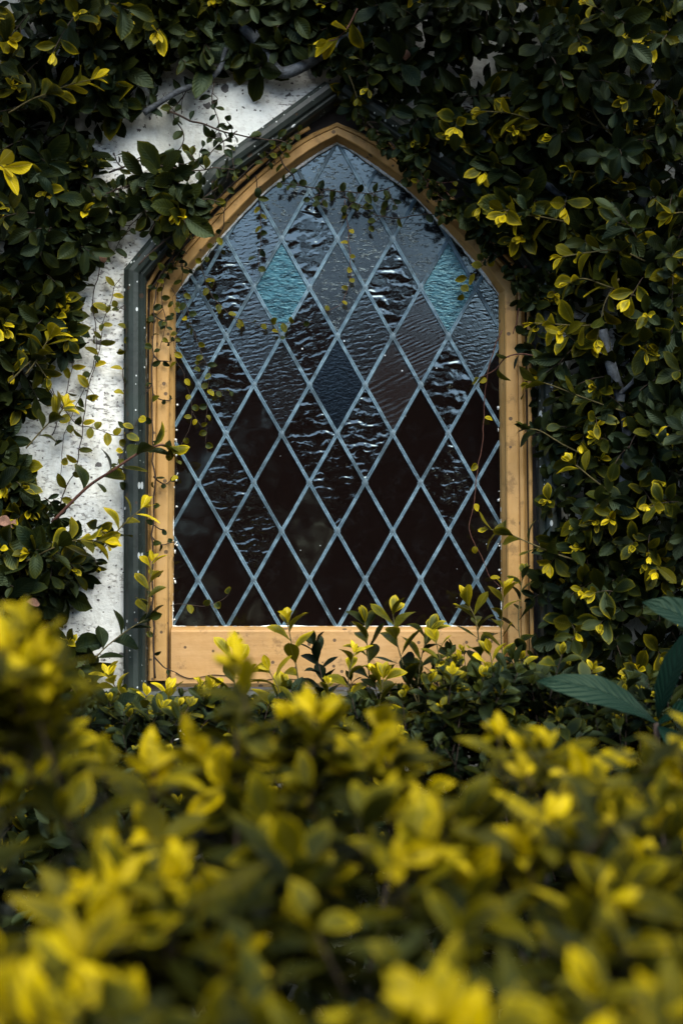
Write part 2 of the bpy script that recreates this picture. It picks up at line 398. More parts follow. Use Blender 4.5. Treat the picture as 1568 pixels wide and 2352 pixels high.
CX = 774
def half(pts, side): return [(CX + side * dx, y) for dx, y in pts]
IN = [(0, 312), (46, 338), (115, 386), (172, 430), (252, 513), (304, 572), (338, 613), (375, 664)]
OUT = [(0, 274), (76, 308), (150, 364), (262, 465), (350, 560), (398, 612), (432, 668)]
def resample(pts, n):
    pts = catmull([(x, y, 0) for x, y in pts], 8); L = [0]
    for i in range(1, len(pts)): L.append(L[-1] + (pts[i] - pts[i - 1]).length)
    o = []
    for k in range(n):
        t = L[-1] * k / (n - 1); j = max(1, next((i for i, a in enumerate(L) if a >= t - 1e-9), len(L) - 1))
        f = (t - L[j - 1]) / (L[j] - L[j - 1] + 1e-12); p = pts[j - 1].lerp(pts[j], f); o.append((p.x, p.y))
    return o
NS = 30
INr, OUTr = resample(IN, NS), resample(OUT, NS)
GY, FY = .062, .018            # glass plane, frame face
JB = 1564
def wp(x, y, Y=0): p = P(x, y, 0); return Vector((p.x, Y, p.z))
# wall sheet with an opening
op = [wp(325, 1600), wp(325, 636), wp(516, 402), wp(775, 222), wp(1090, 430), wp(1241, 636), wp(1251, 1600)]
cu = bpy.data.curves.new('wallc', 'CURVE'); cu.dimensions = '2D'; cu.fill_mode = 'BOTH'; cu.extrude = .11
for lst in ([(-4.5, -.1), (4.5, -.1), (4.5, 4.6), (-4.5, 4.6)], [(p.x, p.z) for p in op]):
    sp = cu.splines.new('POLY'); sp.points.add(len(lst) - 1); sp.use_cyclic_u = True
    for i, (a, b) in enumerate(lst): sp.points[i].co = (a, b, 0, 1)
co = bpy.data.objects.new('wallc', cu); C.objects.link(co); bpy.context.view_layer.update()
me = bpy.data.meshes.new_from_object(co.evaluated_get(bpy.context.evaluated_depsgraph_get()))
bpy.data.objects.remove(co)
for v_ in me.vertices: x_, y_, z_ = v_.co; v_.co = (x_, .11 - z_, y_)
me.materials.clear(); me.materials.append(M_plaster)
import bmesh
bm = bmesh.new(); bm.from_mesh(me); bmesh.ops.recalc_face_normals(bm, faces=bm.faces); bm.to_mesh(me); bm.free()
wall_root = empty('plaster_wall', (0, 0, 0), 'white plastered wall, pitted and flaking, half buried under dark climbing leaves', 'wall')
wo = bpy.data.objects.new('plaster_face', me); C.objects.link(wo); wo.parent = wall_root

# hood moulding (polygonal) and jamb strips: swept profile
def hood_strip(path, w0, name, prof=None, y0=0.0, flip=1):
    """path is the inner edge in grid px; width px outwards to the given side"""
    m_ = MB(); rows = []
    P3 = [wp(*p) for p in path]
    prof = prof or [(0, -.05), (0, .026), (.10, .034), (.22, .031), (.30, .040), (.50, .046), (.72, .043), (.86, .033), (.90, .026), (1, .023), (1, -.05)]
    for i, p in enumerate(P3):
        a = P3[max(i - 1, 0)]; b = P3[min(i + 1, len(P3) - 1)]
        ta = (p - a).normalized() if i else (b - p).normalized(); tb = (b - p).normalized() if i < len(P3) - 1 else ta
        na = Vector((-ta.z, 0, ta.x)) * flip; nb = Vector((-tb.z, 0, tb.x)) * flip
        nm = (na + nb).normalized(); nm = nm / max(.3, nm.dot(na))
        rows.append([p + nm * (w0 * .001063 * s_) + Vector((0, y0 - d_, 0)) for s_, d_ in prof])
    m_.sweep(rows); return m_
def densify(path, n=10):
    o = []
    for i in range(len(path) - 1):
        for k in range(n): o.append((path[i][0] + (path[i + 1][0] - path[i][0]) * k / n, path[i][1] + (path[i + 1][1] - path[i][1]) * k / n))
    return o + [path[-1]]
hoodL = [(337, 1600), (337, 640), (352, 612), (528, 412), (775, 232)]
hoodR = [(1240, 1600), (1230, 640), (1214, 612), (1080, 440), (775, 232)]
def soft(path):
    o = [path[0]]
    for i in range(1, len(path) - 1):
        p, a, b = path[i], path[i - 1], path[i + 1]
        for o_, f in ((a, 1), (b, 1)):
            L_ = math.hypot(o_[0] - p[0], o_[1] - p[1]); t = min(.3, 6 / L_)
            o.append((p[0] + (o_[0] - p[0]) * t, p[1] + (o_[1] - p[1]) * t))
    return o + [path[-1]]
hoodL[2:3] = []; hoodR[2:3] = []
m_ = hood_strip(hoodL, 50, 'h', flip=1); m_.build('hood_moulding', M_hood, wall_root, smooth=False, label='green grey moulding with white splashes, left of the window')
m_ = hood_strip(hoodR, 50, 'h', flip=-1); m_.build('hood_moulding', M_hood, wall_root, smooth=False, label='green grey moulding right of the window, mostly under leaves')
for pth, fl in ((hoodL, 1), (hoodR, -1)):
    m_ = hood_strip(pth, 50, 'r', [(-.95, -.05), (-.95, -.032), (-.02, -.030), (-.02, -.05)], flip=fl); m_.build('recess', M_dirt_shade, wall_root, smooth=False)
# lower sill board below the frame
m_ = MB(); rows = []
for x in np.linspace(300, 1270, 20):
    rows.append([wp(x, 1584, -.002), wp(x, 1586, -.055), wp(x, 1596, -.062), wp(x, 1616, -.060), wp(x, 1624, -.045), wp(x, 1640, -.040), wp(x, 1645, .0)])
m_.sweep(rows); m_.build('sill', M_hood, wall_root, smooth=False)

# ---------------------------------------------------------------- window
win = empty('lattice_window', wp(CX, JB, FY), 'pointed arch window with diamond leaded panes in a weathered yellow frame', 'window')
def ring(side, extra):
    rows = []
    prof = [(0, GY + .02), (0, GY - .004), (.05, GY - .016), (.16, FY + .014), (.19, FY + .003), (.24, FY), (.60, FY - .001), (.66, FY), (.67, FY + .006), (.70, FY + .006), (.71, FY - .002), (.84, FY - .004), (.90, FY - .001), (.93, FY + .007), (1.0, FY + .008), (1.0, .10)]
    stations = [((CX + side * a[0], a[1]), (CX + side * b[0], b[1])) for a, b in zip(INr, OUTr)]
    for k in range(1, 25):
        t = k / 24; stations.append(((CX + side * (375 + 8 * t), 664 + (JB - 664) * t), (CX + side * (432 + 8 * t + extra * t), 668 + (JB - 668) * t)))
    for i, (a, b) in enumerate(stations):
        row = []
        for s_, d_ in prof:
            j = .7 * noise.noise(Vector((a[0] * .05, a[1] * .05, s_ * 5)))
            row.append(wp(a[0] + (b[0] - a[0]) * s_ + j, a[1] + (b[1] - a[1]) * s_ + j, d_))
        rows.append(row)
    return rows
m_ = MB(); m_.sweep(ring(-1, 0)); m_.build('frame', M_frame, win, smooth=False, label='left half of the arched frame')
m_ = MB(); m_.sweep(ring(1, 4)); m_.build('frame', M_frame, win, smooth=False, label='right half of the arched frame')
m_ = MB(); rows = []
for k in range(31):
    x = CX - 382.5 + 765 * k / 30; j = lambda s: .8 * noise.noise(Vector((k * .7, s, 3)))
    rows.append([wp(x, 1438 + j(1), GY + .02), wp(x, 1438 + j(1), GY - .004), wp(x, 1443 + j(2), FY + .012), wp(x, 1447 + j(3), FY - .0), wp(x, 1451, FY - .0025), wp(x, 1530 + j(4) * 2, FY - .003), wp(x, 1570 + j(5), FY - .004), wp(x, 1578, FY + .006), wp(x, 1582, .10), ])
m_.sweep(rows); m_.build('bottom_rail', M_rail, win, smooth=False)
# thin outer bead left and right
for side in (-1, 1):
    m_ = MB(); pts = [wp(CX + side * (dx + 7), y - 5, .004) for dx, y in OUTr[3:]] + [wp(CX + side * (440 + 8 * k / 20), 668 + (JB - 668) * k / 20, .004) for k in range(1, 21)]
    m_.tube(pts, .0052, 8); m_.build('outer_bead', M_frame, win)

# diamond panes: clip the opening by each diamond
glass_poly = [(CX - 383.5, 1441)] + [(CX - dx, y) for dx, y in INr[::-1]] + [(CX + dx, y) for dx, y in INr[1:]] + [(CX + 383.5, 1441)]
def clip(subj, clipper):
    out = subj
    m = len(clipper); area = sum(clipper[i - 1][0] * clipper[i][1] - clipper[i][0] * clipper[i - 1][1] for i in range(m))
    sg_ = 1 if area > 0 else -1
    for i in range(m):
        a, b = clipper[i - 1], clipper[i]; inp = out; out = []
        f = lambda p: sg_ * ((b[0] - a[0]) * (p[1] - a[1]) - (b[1] - a[1]) * (p[0] - a[0]))
        for k in range(len(inp)):
            p, q2 = inp[k - 1], inp[k]; fp, fq = f(p), f(q2)
            if (fp >= 0) != (fq >= 0):
                t = fp / (fp - fq); out.append((p[0] + (q2[0] - p[0]) * t, p[1] + (q2[1] - p[1]) * t))
            if fq >= 0: out.append(q2)
        if not out: return []
    return out
DX, DY = 64.7, 113.6; OY = 763
kinds = {(-1, 536): 'big', (1, 536): 'seedy', (3, 536): 'seedy', (-3, 536): 'fine',
         (-2, 650): 'blue', (0, 650): 'seedy', (2, 650): 'big', (4, 650): 'blue', (-4, 650): 'big',
         (-3, 763): 'fine', (-1, 763): 'mid', (1, 763): 'fine', (3, 763): 'streak', (5, 763): 'fine', (-5, 763): 'fine',
         (-4, 877): 'big', (-2, 877): 'fine', (0, 877): 'deep', (2, 877): 'streak', (4, 877): 'big',
         (-1, 990): 'big', (1, 990): 'big', (-3, 990): 'plain', (3, 990): 'plain', (-5, 650): 'seedy',
         (-4, 1104): 'big', (0, 1104): 'big', (4, 1104): 'big', (-2, 1104): 'plain', (2, 1104): 'plain', (-3, 1218): 'big'}
lab = {'blue': 'blue stained pane', 'big': 'coarsely rippled pane', 'deep': 'dark blue pane'}
for j in range(-5, 7):
    for i in range(-7, 8):
        if (i + j) % 2 == 0: continue
        cx, cy = CX + i * DX, OY + j * DY
        dia = [(cx, cy - DY), (cx + DX, cy), (cx, cy + DY), (cx - DX, cy)]
        pg = clip(glass_poly, dia)
        if len(pg) < 3: continue
        ar = abs(sum(pg[k - 1][0] * pg[k][1] - pg[k][0] * pg[k - 1][1] for k in range(len(pg)))) / 2
        if ar < 60: continue
        row = round(cy); kd = None
        for (a, b), v_ in kinds.items():
            if a == i and abs(b - row) < 4: kd = v_
        if kd is None: kd = 'seedy' if row < 500 else ('fine' if row < 800 else 'plain')
        tx, tz = random.gauss(0, .009), random.gauss(0, .010)
        def gp(x, y, Y): p = wp(x, y, Y); return p + Vector((0, (x - cx) * .001 * tx + (y - cy) * .001 * tz, 0))
        m_ = MB(); n_ = len(pg)
        m_.v = [gp(x, y, GY) for x, y in pg] + [gp(x, y, GY + .004) for x, y in pg]
        m_.f = [tuple(range(n_)), tuple(range(2 * n_ - 1, n_ - 1, -1))] + [(k, (k + 1) % n_, n_ + (k + 1) % n_, n_ + k) for k in range(n_)]
        m_.build('glass_pane', GL[kd], win, smooth=False, label=lab.get(kd))
# lead cames
def clipline(a, b):
    ts = []
    for k in range(len(glass_poly)):
        p, q2 = glass_poly[k - 1], glass_poly[k]
        dx, dy = b[0] - a[0], b[1] - a[1]; ex, ey = q2[0] - p[0], q2[1] - p[1]; den = dx * ey - dy * ex
        if abs(den) < 1e-9: continue
        t = ((p[0] - a[0]) * ey - (p[1] - a[1]) * ex) / den; u = ((p[0] - a[0]) * dy - (p[1] - a[1]) * dx) / den
        if 0 <= u <= 1: ts.append(t)
    return (min(ts), max(ts)) if len(ts) >= 2 else None
m_ = MB(); hw = .0046
for sgn in (-1, 1):
    for k in range(-14, 16, 2):
        # lines through (CX + k*DX, OY) with slope
        a = (CX + k * DX, OY); d = (DX, sgn * DY); r_ = clipline(a, (a[0] + d[0], a[1] + d[1]))
        if not r_ or r_[1] - r_[0] < .15: continue
        n_ = max(3, int((r_[1] - r_[0]) * 5)); rows = []
        off = .0 if sgn < 0 else .0006
        for s_ in range(n_ + 1):
            t = r_[0] + (r_[1] - r_[0]) * s_ / n_
            p = wp(a[0] + d[0] * t, a[1] + d[1] * t, 0); p0 = wp(a[0], a[1], 0); p1 = wp(a[0] + d[0], a[1] + d[1], 0)
            tt = (p1 - p0).normalized(); nn_ = Vector((-tt.z, 0, tt.x))
            p = p + nn_ * (.0006 * noise.noise(Vector((t * 1.3, k, sgn * 5))))
            ww = hw * (1 + .12 * noise.noise(Vector((t * 2.1, k * 3, sgn * 9))))
            rows.append([p + nn_ * ww * a_ + Vector((0, GY - off - b_, 0)) for a_, b_ in ((-1, -.001), (-1, .0022), (-.72, .0040), (-.34, .0040), (-.12, .0022), (.12, .0022), (.34, .0040), (.72, .0040), (1, .0022), (1, -.001))])
        m_.sweep(rows)
m_.build('lead_lattice', M_lead, win, smooth=False)
m_ = MB()
for j in range(-6, 8):
    for i in range(-7, 8):
        if (i + j) % 2: continue
        x, y = CX + i * DX, OY + j * DY
        if not inpoly(x, y, glass_poly): continue
        c0 = wp(x, y, GY - .0047); b = len(m_.v); n_ = 12
        for k in range(n_):
            a = 2 * math.pi * k / n_; rr = .0078 * (1 + .35 * abs(math.sin(a)) ** 3) * random.uniform(.85, 1.12)
            m_.v.append(c0 + Vector((math.cos(a) * rr, .0012, math.sin(a) * rr)))
        m_.v.append(c0 + Vector((0, -.0008, 0)))
        for k in range(n_): m_.f.append((b + k, b + (k + 1) % n_, b + n_))
m_.build('solder_joints', M_solder, win)
# putty line: uneven bead
m_ = MB()
path = [(CX - 382.5, 1440 - t) for t in range(0, 770, 5)] + [(CX - dx, y + 1) for dx, y in resample(IN, 110)[::-1]] + [(CX + dx, y + 1) for dx, y in resample(IN, 110)[1:]] + [(CX + 382.5, 670 + t) for t in range(0, 770, 5)]
def putty_run(path, nx):
    seg = []; rad = []
    for k, (x, y) in enumerate(path):
        nv = noise.noise(Vector((x * .012 + nx, y * .012, 1))) + .5 * noise.noise(Vector((x * .06, y * .06, nx)))
        top = 1.0 if y < 640 else .5
        seg.append(wp(x + 1.5 * noise.noise(Vector((x * .1, y * .1, 9))), y + 1.5 * noise.noise(Vector((x * .1, y * .1, 5))), GY - .006)); rad.append(max(.0005, .0036 * top + .0034 * nv))
    m_.tube(seg, rad, 6)
putty_run(path, 0); putty_run([(CX - 382 + t, 1439) for t in range(0, 765, 5)], 7)
for _ in range(60):
    side = random.choice((-1, 1)); y = random.uniform(900, 1438); x = CX + side * (383 - random.random() ** 2 * 10)
    c0 = wp(x, y, GY - .005); m_.tube([c0, c0 + Vector((random.gauss(0, .002), -.0015, random.gauss(0, .005)))], [random.uniform(.001, .003)] * 2, 5)
m_.build('putty_bead', M_putty, win)

# ---------------------------------------------------------------- climbing foliage on the wall
UP = [(300, 295), (370, 268), (420, 235), (490, 190), (560, 168), (640, 168), (745, 178), (775, 200), (775, 330), (500, 470), (490, 400), (430, 372), (360, 350), (290, 372), (245, 385), (240, 340)]
LEFT = [(245, 555), (300, 530), (350, 500), (345, 1560), (285, 1560), (240, 1640), (212, 1640), (232, 1530), (212, 1460), (150, 1400), (190, 1350), (232, 1300), (262, 1250), (240, 1190), (170, 1180), (130, 1130), (85, 1110), (70, 1040), (45, 990), (85, 910), (110, 850), (165, 800), (190, 740), (170, 660), (210, 600)]
WIN = [(330, 1580), (335, 650), (520, 430), (690, 290), (775, 250), (870, 270), (950, 350), (1050, 455), (1160, 580), (1215, 660), (1228, 760), (1232, 1500), (1215, 1585)]
HOODR = [(790, 215), (860, 220), (960, 300), (1040, 360), (1095, 400), (1075, 430), (1000, 375), (850, 250)]
BITS = [[(815, 128), (892, 122), (872, 150), (838, 172)], [(900, 232), (960, 232), (985, 285), (930, 270)], [(130, 395), (235, 420), (240, 455), (150, 450)], [(1236, 1150), (1275, 1150), (1275, 1290), (1236, 1290)],
        [(1395, 860), (1450, 860), (1430, 915)], [(1215, 395), (1280, 400), (1270, 445), (1225, 430)], [(1465, 100), (1500, 100), (1500, 235), (1465, 235)], [(640, 130), (760, 100), (770, 140), (650, 180)],
        [(410, 195), (500, 160), (505, 185), (420, 215)], [(600, 90), (640, 80), (700, 120), (640, 140)]]
BARE = [UP, LEFT, WIN, HOODR]
def bare(x, y): return any(inpoly(x, y, p) for p in BARE) or any(inpoly(x, y, p) for p in BITS)
def bdist(x, y): return min(pdist(x, y, p) for p in BARE)

masses = {}
def zone(x, y):
    if x < 330 or (x < 560 and y < 330): return 'L'
    if x < 1000 and y < 330: return 'T'
    return 'R'
for k in 'LTR': masses[k] = (Leaves(), MB())
cnt = 0
for _ in range(6800):
    x = random.uniform(-230, 1800); y = random.uniform(-330, 2300)
    if bare(x, y): continue
    zn = zone(x, y)
    if zn == 'R' and y > 1580 and x < 1180: continue
    db = bdist(x, y)
    offscreen = x < -60 or x > 1628 or y < -60 or y > 1900
    if offscreen and random.random() < .45: continue
    if db < 20 and x < 780: continue
    if y < 200 and 230 < x < 820: bulge_k = .35
    else: bulge_k = 1.
    gap = noise.noise(Vector((x * .009, y * .009, 8.8)))
    if random.random() > .60 + .9 * gap: continue
    bulge = min(1, db / 420)
    if y < 200: bulge = max(bulge * 1.1, .2)
    dep = random.uniform(.012, .03 + .20 * bulge) * (1 + 1.1 * gap)
    dep *= bulge_k
    if y < -120 and bulge_k < .5: continue
    if y < -120: dep += random.uniform(0, .35)  # unseen extra bulge above the view, added to shade the top
    lv, mb_ = masses[zn]
    base = P(x, y, -dep)
    clus = noise.noise(Vector((x * .006, y * .006, 2.2)))
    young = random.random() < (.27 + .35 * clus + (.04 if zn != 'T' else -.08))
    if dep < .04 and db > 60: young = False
    g = Vector((random.gauss(0, .6), -.55 - .5 * random.random(), random.gauss(-.1, .6)))
    size = random.uniform(.042, .080) if zn != 'R' or y < 1000 else random.uniform(.044, .064)
    L_ = random.uniform(.04, .09) if db < 60 else random.uniform(.06, .14)
    if db < 45: size *= .7; g = g * .6
    if db < 35: L_ *= .5
    sprig(lv, mb_, base, g, L_, random.randint(5, 8), size, 0.0, (random.uniform(.35, .9) if young else random.uniform(0, .34)), rim=.75 if young else .4, droop=.5, term=young, r=.0014)
    cnt += 1
    # long thin bits of stem behind
    if random.random() < .25 and db > 110:
        a = P(x, y, -dep * .5); mb_.tube(catmull([a, a + Vector((random.gauss(0, .05), 0, random.gauss(0, .05))), a + Vector((random.gauss(0, .1), -.01, random.gauss(0, .1)))], 3), .0016, 5)
# inner layer: dense dark leaves near the wall
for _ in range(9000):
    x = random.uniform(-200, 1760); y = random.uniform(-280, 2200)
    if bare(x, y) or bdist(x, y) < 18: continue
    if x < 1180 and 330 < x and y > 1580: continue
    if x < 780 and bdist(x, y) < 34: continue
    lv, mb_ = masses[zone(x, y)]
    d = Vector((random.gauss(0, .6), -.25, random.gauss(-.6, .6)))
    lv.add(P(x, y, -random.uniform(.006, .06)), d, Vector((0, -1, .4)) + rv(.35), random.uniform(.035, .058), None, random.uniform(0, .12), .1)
rootL = empty('climbing_fig', P(60, 2300, -.05), 'dark green creeper matting the white wall left of the window', 'climbing plant')
rootT = empty('climbing_fig', P(780, 0, -.05), 'shaded creeper overhanging the point of the arched window', 'climbing plant')
rootR = empty('climbing_fig', P(1450, 2300, -.05), 'dense dark creeper with lime shoots covering the wall right of the window', 'climbing plant')
roots = dict(L=rootL, T=rootT, R=rootR)

def branch(root, pts, Y, r0, r1, mat=None):
    m2 = MB(); c_ = catmull([P(x, y, Y - .01 * math.sin(i * 2.1)) for i, (x, y) in enumerate(pts)], 8); n_ = len(c_)
    m2.tube(c_, [(r0 + (r1 - r0) * i / n_) * (1 + .12 * noise.noise(c_[i] * 20)) for i in range(n_)], 10)
    m2.build('branch', mat or M_bark, root)
branch(rootT, [(560, 60), (600, 105), (640, 165), (700, 150), (760, 112), (850, 60), (1000, 30)], -.06, .016, .011)
branch(rootL, [(330, 260), (400, 215), (455, 192), (500, 165), (520, 110)], -.05, .008, .006)
branch(rootR, [(1475, 60), (1482, 140), (1485, 220), (1500, 330), (1470, 480)], -.10, .013, .012)
branch(rootR, [(1100, 300), (1180, 370), (1240, 410), (1290, 450), (1400, 500)], -.08, .010, .009)
branch(rootR, [(1380, 760), (1405, 850), (1422, 905), (1440, 1000), (1430, 1120)], -.12, .015, .012)
branch(rootR, [(1422, 905), (1450, 880), (1480, 840), (1560, 780)], -.12, .006, .004)

# ---------------------------------------------------------------- single strands and shoots
def smallleaves(lv, pts, step, size, age, both=True, nrm=(0, -1, .2), jit=.5):
    acc = 0; side = 1
    for i in range(1, len(pts)):
        seg = pts[i] - pts[i - 1]; acc += seg.length
        while acc > step:
            acc -= step * random.uniform(.7, 1.3); side = -side
            t = seg.normalized() if seg.length > 0 else Vector((0, 0, 1)); o = Vector((-t.z, 0, t.x)) * side
            d = t * .5 + o + Vector((0, -.35, -.15)) + rv(.3)
            a = random.uniform(*age)
            lv.add(pts[i], d, Vector(nrm) + rv(jit), size * random.uniform(.7, 1.2), None if size > .03 else size * random.uniform(.6, .8), a, random.random() * .5)
def strand(label, pts, Y=-.03, r=.0014, step=.03, size=.02, age=(.1, .5), mat=None, twig=0, group='creeper strands around the window', fn=None, shape='round'):
    Ys = Y if hasattr(Y, '__len__') else [Y] * len(pts)
    c_ = catmull([P(x, y, Ys[i]) for i, (x, y) in enumerate(pts)], 7)
    c_ = [p + Vector((noise.noise(p * 30), .4 * noise.noise(p * 33), noise.noise(p * 31 + Vector((5, 5, 5))))) * .006 for p in c_]
    t_ = empty('creeper_strand', c_[0], label, 'vine strand', group)
    m2 = MB(); n_ = len(c_); m2.tube(c_, [r * (1 - .55 * i / n_) for i in range(n_)], 6); lv = Leaves()
    smallleaves(lv, c_, step, size, age)
    for _ in range(twig):
        i = random.randrange(n_); p = c_[i]; dd = Vector((random.gauss(0, 1), -.25, random.gauss(-.4, 1))).normalized() * random.uniform(.02, .06)
        tp = catmull([p, p + dd * .5 + rv(.004), p + dd], 4); m2.tube(tp, r * .6, 5); smallleaves(lv, tp, step * .6, size * .8, age)
    m2.build('stem', mat or M_stem, t_); lv.build('foliage', M_fig, t_, shape=shape); return t_
G = GY - .02
strand('thin dark strand looping across the top panes of the window', [(640, 352), (662, 392), (690, 425), (740, 432), (790, 440), (850, 445), (905, 425), (948, 398)], [-.01, .0, .02, .03, .03, .02, .0, -.01], step=.024, size=.026, age=(0, .3), twig=8, r=.0020)
strand('strand with small leaf tufts running from the top panes to the right arch', [(788, 452), (830, 478), (880, 498), (930, 500), (1000, 494), (1060, 508), (1120, 540), (1170, 560)], [.03, .03, .03, .03, .01, -.01, -.02, -.02], step=.03, size=.024, age=(.1, .45), twig=4, r=.0018)
strand('short strand with yellow leaflets hanging down the middle of the glass', [(790, 460), (796, 520), (804, 580), (806, 625), (800, 660), (780, 700), (745, 715)], .035, step=.034, size=.018, age=(.4, .95), r=.001, mat=M_red)
strand('strand dangling from the left arch over grey panes', [(586, 400), (592, 440), (600, 490), (598, 540), (596, 590), (592, 622)], [-.01, .01, .03, .03, .03, .03], step=.026, size=.024, age=(0, .6))
strand('long strand crossing the left panes below the blue one', [(520, 455), (512, 530), (480, 575), (462, 620), (490, 680), (530, 725), (600, 745), (650, 742), (715, 738)], [-.01, .01, .02, .03, .03, .03, .03, .03, .03], step=.028, size=.021, age=(.05, .7), twig=5)
strand('fine strand down the left edge of the glass', [(425, 560), (418, 640), (430, 720), (455, 790), (478, 850), (476, 930), (472, 1000), (478, 1040)], [-.01, .01, .02, .03, .03, .03, .03, .03], step=.032, size=.022, age=(.1, .6), r=.001, twig=3)
strand('fine strand with yellow leaves hugging the left jamb and glass', [(395, 660), (420, 720), (402, 800), (425, 870), (440, 960), (405, 1060), (415, 1110)], [-.01, .02, .02, .03, .03, .02, .02], step=.036, size=.021, age=(.3, .9), r=.0009, twig=2)
strand('strand with round lime leaves climbing the bare white plaster', [(128, 1180), (150, 1130), (178, 1060), (195, 960), (205, 880), (232, 790), (240, 730), (262, 670), (278, 636)], -.018, step=.033, size=.036, age=(.35, .85), r=.0018)
strand('shorter strand left of the lime leaved one on the plaster', [(120, 1000), (140, 950), (160, 880), (166, 820), (162, 770)], -.02, step=.034, size=.036, age=(.25, .8), r=.0017)
strand('strand bridging the plaster to the green grey moulding', [(120, 890), (165, 965), (215, 985), (262, 1000), (300, 990), (325, 950)], -.05, step=.024, size=.030, age=(.3, .9), r=.0013)
strand('dark twig slanting across the bare plaster above the arch', [(378, 252), (430, 275), (480, 292), (540, 306), (600, 318), (655, 326)], -.05, step=.036, size=.034, age=(0, .15), r=.0028, shape='obovate')
strand('dark twig hanging down the plaster above the arch', [(490, 190), (492, 240), (503, 290), (515, 340), (535, 370)], -.04, step=.028, size=.032, age=(0, .12), r=.0016, mat=M_stem, twig=3, shape='obovate')
strand('small forked twig on the plaster over the left arch', [(545, 300), (500, 330), (470, 360), (430, 375), (390, 372)], -.04, step=.026, size=.028, age=(0, .2), r=.0016, twig=4)
strand('leafy twig along the lower edge of the upper plaster patch', [(250, 400), (310, 372), (370, 380), (430, 392), (500, 385), (540, 392)], -.07, step=.020, size=.033, age=(0, .35), r=.0024, twig=5, shape='obovate')
strand('dark twig beneath the leafy one beside the left moulding', [(230, 450), (300, 425), (360, 440), (420, 455), (470, 470)], -.07, step=.016, size=.036, age=(0, .3), r=.002, twig=8, shape='obovate')
strand('tangled twig over the left bend of the arch', [(320, 610), (370, 560), (420, 520), (440, 480), (500, 430)], -.09, step=.028, size=.030, age=(.0, .45), r=.002, twig=4, shape='obovate')
strand('dark stem climbing the gap between moulding and left jamb', [(356, 1560), (352, 1420), (350, 1250), (354, 1100), (350, 950), (352, 800), (356, 700), (366, 640), (400, 600)], -.015, step=.045, size=.022, age=(0, .5), r=.0026, twig=4)
for k, (y, lb) in enumerate(((732, 'highest'), (828, 'second highest'), (915, 'third highest'), (1106, 'second lowest'), (1245, 'lowest'))):
    strand('dark tendril arching over the left jamb, %s of five' % lb, [(350, y - 12), (362, y), (378, y + 4), (396, y)], [-.01, -.004, .006, .03], step=.03, size=.018, age=(0, .2), r=.0022)
strand('dark root curling over the lower left corner of the frame', [(352, 1505), (372, 1530), (390, 1541), (410, 1548)], [-.012] * 4, step=.05, size=.014, age=(0, .2), r=.0022)
strand('fine strand with tiny leaves following the outer edge of the left arch', [(348, 660), (395, 590), (440, 520), (500, 455), (560, 400), (620, 350), (690, 300)], -.02, step=.022, size=.022, age=(0, .5), r=.0018, twig=10)
strand('thin strand hanging from the left arch down the upper left jamb', [(440, 540), (400, 600), (372, 670), (380, 740), (368, 800)], [-.03, -.02, 0, 0, 0], step=.026, size=.020, age=(0, .5), r=.0016, twig=5)
strand('thin strand rising along the edge between white wall and green grey moulding', [(292, 1180), (286, 1080), (290, 980), (284, 880), (292, 780), (288, 700)], -.025, step=.03, size=.026, age=(.2, .8), r=.0015, twig=5)
strand('bare wiry strand straggling down the middle of the bare left plaster', [(230, 600), (215, 700), (222, 800), (190, 900), (150, 1000), (140, 1100)], -.02, step=.05, size=.026, age=(.1, .6), r=.0015, twig=4)
strand('wiry strand from the upper plaster down to the left moulding', [(430, 205), (400, 260), (420, 320), (380, 380), (360, 450), (300, 520), (260, 580)], -.03, step=.04, size=.030, age=(0, .4), r=.0018, twig=8)
strand('thin strand standing in for hairline cracks along the yellow sill', [(405, 1545), (440, 1556), (500, 1552), (570, 1562), (650, 1558), (720, 1566)], FY - .006, step=.2, size=.008, age=(0, .1), r=.0013)  # added strand drawn in place of fine cracks in the sill
strand('short strand with four leaves at the bottom left of the glass', [(392, 1392), (430, 1388), (470, 1390), (505, 1378), (530, 1362)], .03, step=.036, size=.026, age=(.2, .6), r=.0009)
strand('bare reddish strand hanging down the right side of the glass', [(1150, 760), (1120, 850), (1112, 920), (1106, 1010), (1096, 1090), (1086, 1160), (1078, 1210), (1100, 1270), (1125, 1320), (1152, 1352)], [-.02, -.01, .01, .02, .02, .02, .02, .01, -.01, -.03], step=.12, size=.022, age=(.6, .9), r=.0016, mat=M_red)
strand('reddish stem down the bend of the right jamb', [(1205, 610), (1196, 680), (1188, 720), (1176, 768)], -.03, step=.09, size=.03, age=(0, .2), r=.0024, mat=M_red)
strand('strand dropping yellow leaflets from the right arch onto the glass', [(1130, 555), (1120, 590), (1095, 620), (1065, 645), (1058, 675)], [-.02, -.02, 0, .02, .02], step=.024, size=.028, age=(.6, 1.0), r=.001)
strand('leafy strand along the outside of the right arch', [(840, 280), (900, 330), (950, 385), (1010, 450), (1075, 505), (1140, 575), (1190, 650)], -.035, step=.014, size=.030, age=(0, .25), r=.002, twig=14)
strand('second strand fringing the upper right arch with round leaves', [(812, 262), (880, 318), (935, 378), (990, 438), (1040, 485), (1090, 520)], -.02, step=.019, size=.028, age=(0, .1), r=.0022, twig=6)
strand('wiry strand trailing from the right arch toward the big leaves', [(940, 390), (1000, 420), (1060, 470), (1110, 500)], -.04, step=.03, size=.026, age=(0, .5), r=.0014, mat=M_red, twig=3)

